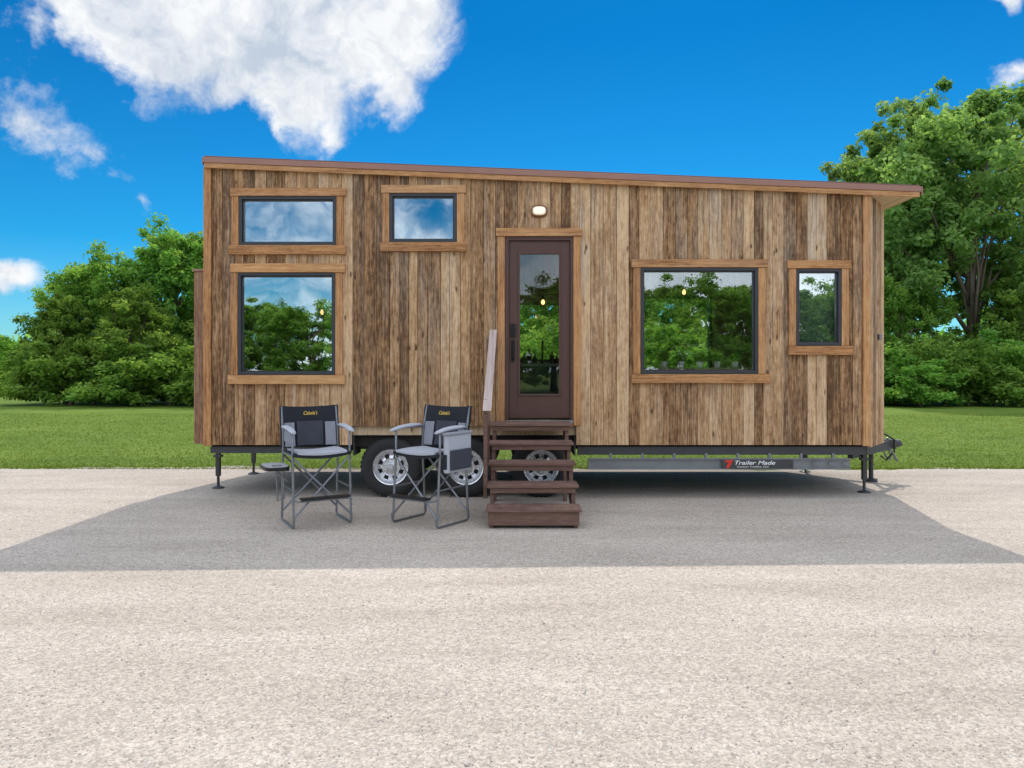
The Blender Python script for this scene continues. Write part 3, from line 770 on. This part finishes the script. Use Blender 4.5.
# ---------------------------------------------------------------- ground
def struct(o, lab, cat):
    o['kind'] = 'structure'; o['label'] = lab; o['category'] = cat
gm, t, p = new_mat('lawn')
co = t.node('ShaderNodeNewGeometry').outputs['Position']
n1 = t.noise(co, .35, 5, .6); n2 = t.noise(co, 40, 4, .7); n3 = t.noise(t.vmath('MULTIPLY', co, (.5, 2.2, 1)), 1.2, 5, .6)
f = t.math('ADD', t.math('MULTIPLY', n1, .4), t.math('ADD', t.math('MULTIPLY', n2, .22), t.math('MULTIPLY', n3, .38)))
t.put(p.inputs['Base Color'], t.ramp(f, [(.38, (.08, .14, .018)), (.5, (.12, .185, .025)), (.64, (.17, .23, .04))]))
p.inputs['Roughness'].default_value = .9; p.inputs['Specular IOR Level'].default_value = .15
t.put(p.inputs['Normal'], t.bump(n2, .4, .02))
m = M(); m.add([(-400, -400, 0), (400, -400, 0), (400, 400, 0), (-400, 400, 0)], [(0, 1, 2, 3)])
o = mk('grass', m, gm); struct(o, 'flat mown green lawn around the gravel', 'lawn')
gv, t, p = new_mat('gravel')
co = t.node('ShaderNodeNewGeometry').outputs['Position']
v1 = t.voro(co, 85, out='Color'); vd = t.voro(co, 85); v2 = t.voro(co, 220, out='Color')
big1 = t.noise(t.vmath('MULTIPLY', co, (.45, 1.9, 1)), 1.0, 7, .65, .4)
fine = t.noise(co, 300, 3, .7); med = t.noise(t.vmath('MULTIPLY', co, (1, 1.3, 1)), 16, 6, .8)
base = t.ramp(big1, [(.30, (.425, .362, .30)), (.48, (.50, .432, .362)), (.70, (.575, .505, .428))])
sep = t.node('ShaderNodeSeparateColor'); t.put(sep.inputs[0], v1)
sep2 = t.node('ShaderNodeSeparateColor'); t.put(sep2.inputs[0], v2)
st1 = t.mapr(sep.outputs[0], 0, 1, .74, 1.20); st2 = t.mapr(sep2.outputs[1], 0, 1, .80, 1.15)
mul = t.math('MULTIPLY', t.math('MULTIPLY', st1, st2), t.mapr(med, .28, .72, .82, 1.14))
cc = t.node('ShaderNodeCombineColor'); [t.put(cc.inputs[i], mul) for i in range(3)]
c = t.mix(1, base, cc.outputs[0], 'MULTIPLY')
c = t.mix(t.mapr(sep.outputs[2], .88, .96, 0, .45), c, (.22, .205, .19))
c = t.mix(t.mapr(sep.outputs[1], .92, .98, 0, .45), c, (.68, .65, .60))
t.put(p.inputs['Base Color'], c)
p.inputs['Roughness'].default_value = .92; p.inputs['Specular IOR Level'].default_value = .2
h = t.math('ADD', t.math('MULTIPLY', vd, -.9), t.math('ADD', t.math('MULTIPLY', fine, .3), t.math('MULTIPLY', med, 1.6)))
t.put(p.inputs['Normal'], t.bump(h, .45, .010))
m = M(); n = 900
xs = np.linspace(-60, 60, n)
edge = 2.55 + .10 * np.sin(xs * 1.1) + .07 * np.sin(xs * 2.9 + 1) + np.random.default_rng(1).uniform(-.06, .06, n) + np.where(xs < 0, .15, -.05)
vs = [(x, e, .004) for x, e in zip(xs, edge)] + [(x, -16, .004) for x in xs]
m.add(vs, [(i, i + n, i + n + 1, i + 1) for i in range(n - 1)])
o = mk('gravel_road', m, gv); struct(o, 'pale tan packed gravel drive', 'gravel drive')
rg = np.random.default_rng(9); N = 12000
yy = -7.0 + 9.2 * rg.random(N) ** 1.5; xx = rg.uniform(-1, 1, N) * (yy + 8.9) * .8; s = rg.uniform(.002, .0052, N) * (1 + .5 * (rg.random(N) > .96)) * (1 + .06 * (yy + 7))
oc = np.array([[1, 0, 0], [0, 1, 0], [-1, 0, 0], [0, -1, 0], [0, 0, .8], [0, 0, -.3]])
Vp = (oc[None] * (s[:, None, None] * rg.uniform(.6, 1.3, (N, 6, 1))))
an = rg.uniform(0, 6.28, N); ca, sa = np.cos(an)[:, None], np.sin(an)[:, None]
Vx = Vp[:, :, 0] * ca - Vp[:, :, 1] * sa + xx[:, None]; Vy = Vp[:, :, 0] * sa + Vp[:, :, 1] * ca + yy[:, None]; Vz = Vp[:, :, 2] + .005 + s[:, None] * .2
Vv = np.stack([Vx, Vy, Vz], -1).reshape(-1, 3)
fs = np.array([[0, 1, 4], [1, 2, 4], [2, 3, 4], [3, 0, 4]])
Fi = (fs[None] + np.arange(N)[:, None, None] * 6).reshape(-1, 3)
me = bpy.data.meshes.new('loose_gravel'); me.from_pydata(Vv.tolist(), [], Fi.tolist())
at = me.attributes.new('rnd', 'FLOAT', 'POINT'); at.data.foreach_set('value', np.repeat(rg.random(N), 6).astype(np.float32))
pm, t, p = new_mat('pebble'); a_ = t.node('ShaderNodeAttribute'); a_.attribute_name = 'rnd'
t.put(p.inputs['Base Color'], t.ramp(a_.outputs['Fac'], [(0, (.33, .29, .25)), (.5, (.48, .42, .36)), (1, (.62, .56, .49))])); p.inputs['Roughness'].default_value = .9
me.materials.append(pm); o = bpy.data.objects.new('loose_gravel', me); COL.objects.link(o)
o['kind'] = 'stuff'; o['label'] = 'loose pale pebbles scattered over the drive'; o['category'] = 'gravel'
rg = np.random.default_rng(10); N = 80000
yy = 2.5 + 14 * rg.random(N) ** 1.8; xx = rg.uniform(-1, 1, N) * (yy + 9.4) * .78
hh = rg.uniform(.010, .024, N); ang = rg.uniform(0, 6.28, N); w = .005 + .0006 * yy
b1 = np.stack([xx - np.cos(ang) * w, yy - np.sin(ang) * w, np.full(N, .001)], 1); b2 = np.stack([xx + np.cos(ang) * w, yy + np.sin(ang) * w, np.full(N, .001)], 1)
tx = xx + rg.normal(0, .02, N); ty = yy + rg.normal(0, .02, N)
t1 = np.stack([tx + w * .3, ty, hh], 1); t2 = np.stack([tx - w * .3, ty, hh], 1)
V = np.stack([b1, b2, t1, t2], 1).reshape(-1, 3)
nn = .45 + .2 * np.sin(xx * .9 + 1) * np.cos(yy * .8) + rg.normal(0, .07, N)
o = bpy.data.objects.new('grass_blades', quadmesh('grass_blades', V, np.repeat(np.clip(nn, 0, 1), 4), M_blade)); COL.objects.link(o)
o['kind'] = 'stuff'; o['label'] = 'short mown grass blades behind the drive'; o['category'] = 'grass'

# ---------------------------------------------------------------- world + sun
EL = math.radians(52.3); AZ = math.radians(13.0)
sd = Vector((math.sin(AZ) * math.cos(EL), math.cos(AZ) * math.cos(EL), math.sin(EL)))
L = bpy.data.lights.new('sun', 'SUN'); L.energy = 2.8; L.angle = math.radians(.5); L.color = (1, .93, .83)
so = bpy.data.objects.new('sun', L); COL.objects.link(so); so.location = (0, 0, 30)
so.rotation_euler = sd.to_track_quat('Z', 'Y').to_euler()
wd = bpy.data.worlds.new('World'); S.world = wd; wd.use_nodes = True
try: wd.cycles.sampling_method = 'MANUAL'; wd.cycles.sample_map_resolution = 512
except Exception: pass
t = NT(wd.node_tree); bg = t.n['Background']
sky = t.node('ShaderNodeTexSky'); sky.sky_type = 'NISHITA'; sky.sun_disc = False; sky.sun_elevation = EL; sky.sun_rotation = AZ
sky.ozone_density = 3.0; sky.dust_density = .3; sky.air_density = 1.0
d = t.node('ShaderNodeTexCoord').outputs['Generated']
d = t.vmath('NORMALIZE', d)
sx = t.node('ShaderNodeSeparateXYZ'); t.put(sx.inputs[0], d)
el = sx.outputs[2]
tint = t.ramp(el, [(.0, (.36, .70, .84)), (.16, (.055, .52, .77)), (.42, (.010, .38, .66))])
blue = t.mix(1, sky.outputs[0], tint, 'MULTIPLY')
w1 = t.node('ShaderNodeTexNoise'); t.put(w1.inputs['Vector'], d); w1.inputs['Scale'].default_value = 10; w1.inputs['Detail'].default_value = 5
wv = t.vmath('MULTIPLY', t.vmath('SUBTRACT', w1.outputs['Color'], (.5, .5, .5)), (.12, .12, .12))
dw = t.vmath('ADD', d, wv)
blobs = [(95, -12, 85, 50, 1.7), (175, 30, 108, 64, 1.7), (290, 22, 122, 76, 1.8), (370, 15, 84, 72, 1.7), (300, 92, 60, 54, 1.3), (392, 82, 34, 40, 1.1),
         (324, 130, 26, 28, .85), (48, 122, 22, 22, .42), (78, 152, 28, 22, .46), (106, 180, 22, 20, .46), (136, 204, 12, 20, .46), (10, 270, 26, 24, 1.1), (28, 30, 30, 40, .46), (1012, 4, 18, 16, .6), (1020, 72, 18, 14, .5)]
acc = None
for (px, py, rx, ry, am) in blobs:
    c = Vector(((px - 512) / F, 1, (HZ - py) / F)); ln = c.length; c.normalize()
    df = t.vmath('MULTIPLY', t.vmath('SUBTRACT', dw, tuple(c)), (F * ln / rx, F * ln / rx * .5, F * ln / ry))
    v = t.math('MULTIPLY', t.math('SUBTRACT', 1.12, t.vmath('LENGTH', df)), am)
    acc = v if acc is None else t.math('SMOOTH_MAX', acc, v, .10)
acc = t.math('MAXIMUM', acc, -.9)
nz = t.noise(dw, 10, 7, .62); nzs = t.noise(d, 40, 6, .65)
den = t.math('ADD', acc, t.math('ADD', t.math('MULTIPLY', t.math('SUBTRACT', nz, .5), 1.8), t.math('MULTIPLY', t.math('SUBTRACT', nzs, .5), .9)))
af = t.mapr(den, .0, .80, 0, 1, True)
g = t.noise(t.vmath('MULTIPLY', dw, (1, 1, 1.8)), 2.6, 6, .6)
g = t.math('ADD', g, t.mapr(el, .15, .6, -.0, .14))
g = t.math('ADD', g, t.mapr(el, .08, .20, .12, .0))
ab = t.mapr(g, .44, .62, 0, 1, True)
reg = t.math('MAXIMUM', t.mapr(sx.outputs[1], .15, -.15, 0, 1, True), t.mapr(el, .60, .75, 0, 1, True))  # rear clouds mirror in the windows; unseen overhead cover added for fill light
ab = t.math('MULTIPLY', ab, reg)
al = t.math('MAXIMUM', af, ab)
shd = t.noise(t.vmath('ADD', dw, (.03, 0, .06)), 11, 6, .62)
thick = t.mapr(den, .6, 2.0, 0, 1)
lum = t.math('SUBTRACT', t.mapr(shd, .36, .58, .30, 1.0), t.math('MULTIPLY', thick, .10), clamp=True)
cl = t.mix(lum, (2.7, 3.4, 4.4), (6.5, 6.6, 6.7))
clb = t.mix(lum, (6.2, 7.0, 8.4), (10.6, 11.3, 12.6))  # out-of-view clouds made brighter than the visible ones, as added fill
cl = t.mix(reg, cl, clb)
out = t.mix(al, blue, cl)
t.put(bg.inputs[0], out); bg.inputs[1].default_value = .15
# ---------------------------------------------------------------- camera
cam = bpy.data.cameras.new('camera'); co_ = bpy.data.objects.new('camera', cam); COL.objects.link(co_)
co_.location = (0, -D, CH); co_.rotation_euler = (math.radians(90), 0, 0)
cam.sensor_width = 36; cam.lens = 36 * F / 1024; cam.shift_y = -(384 - HZ) / 1024
cam.clip_end = 3000; cam.clip_start = .05
S.camera = co_
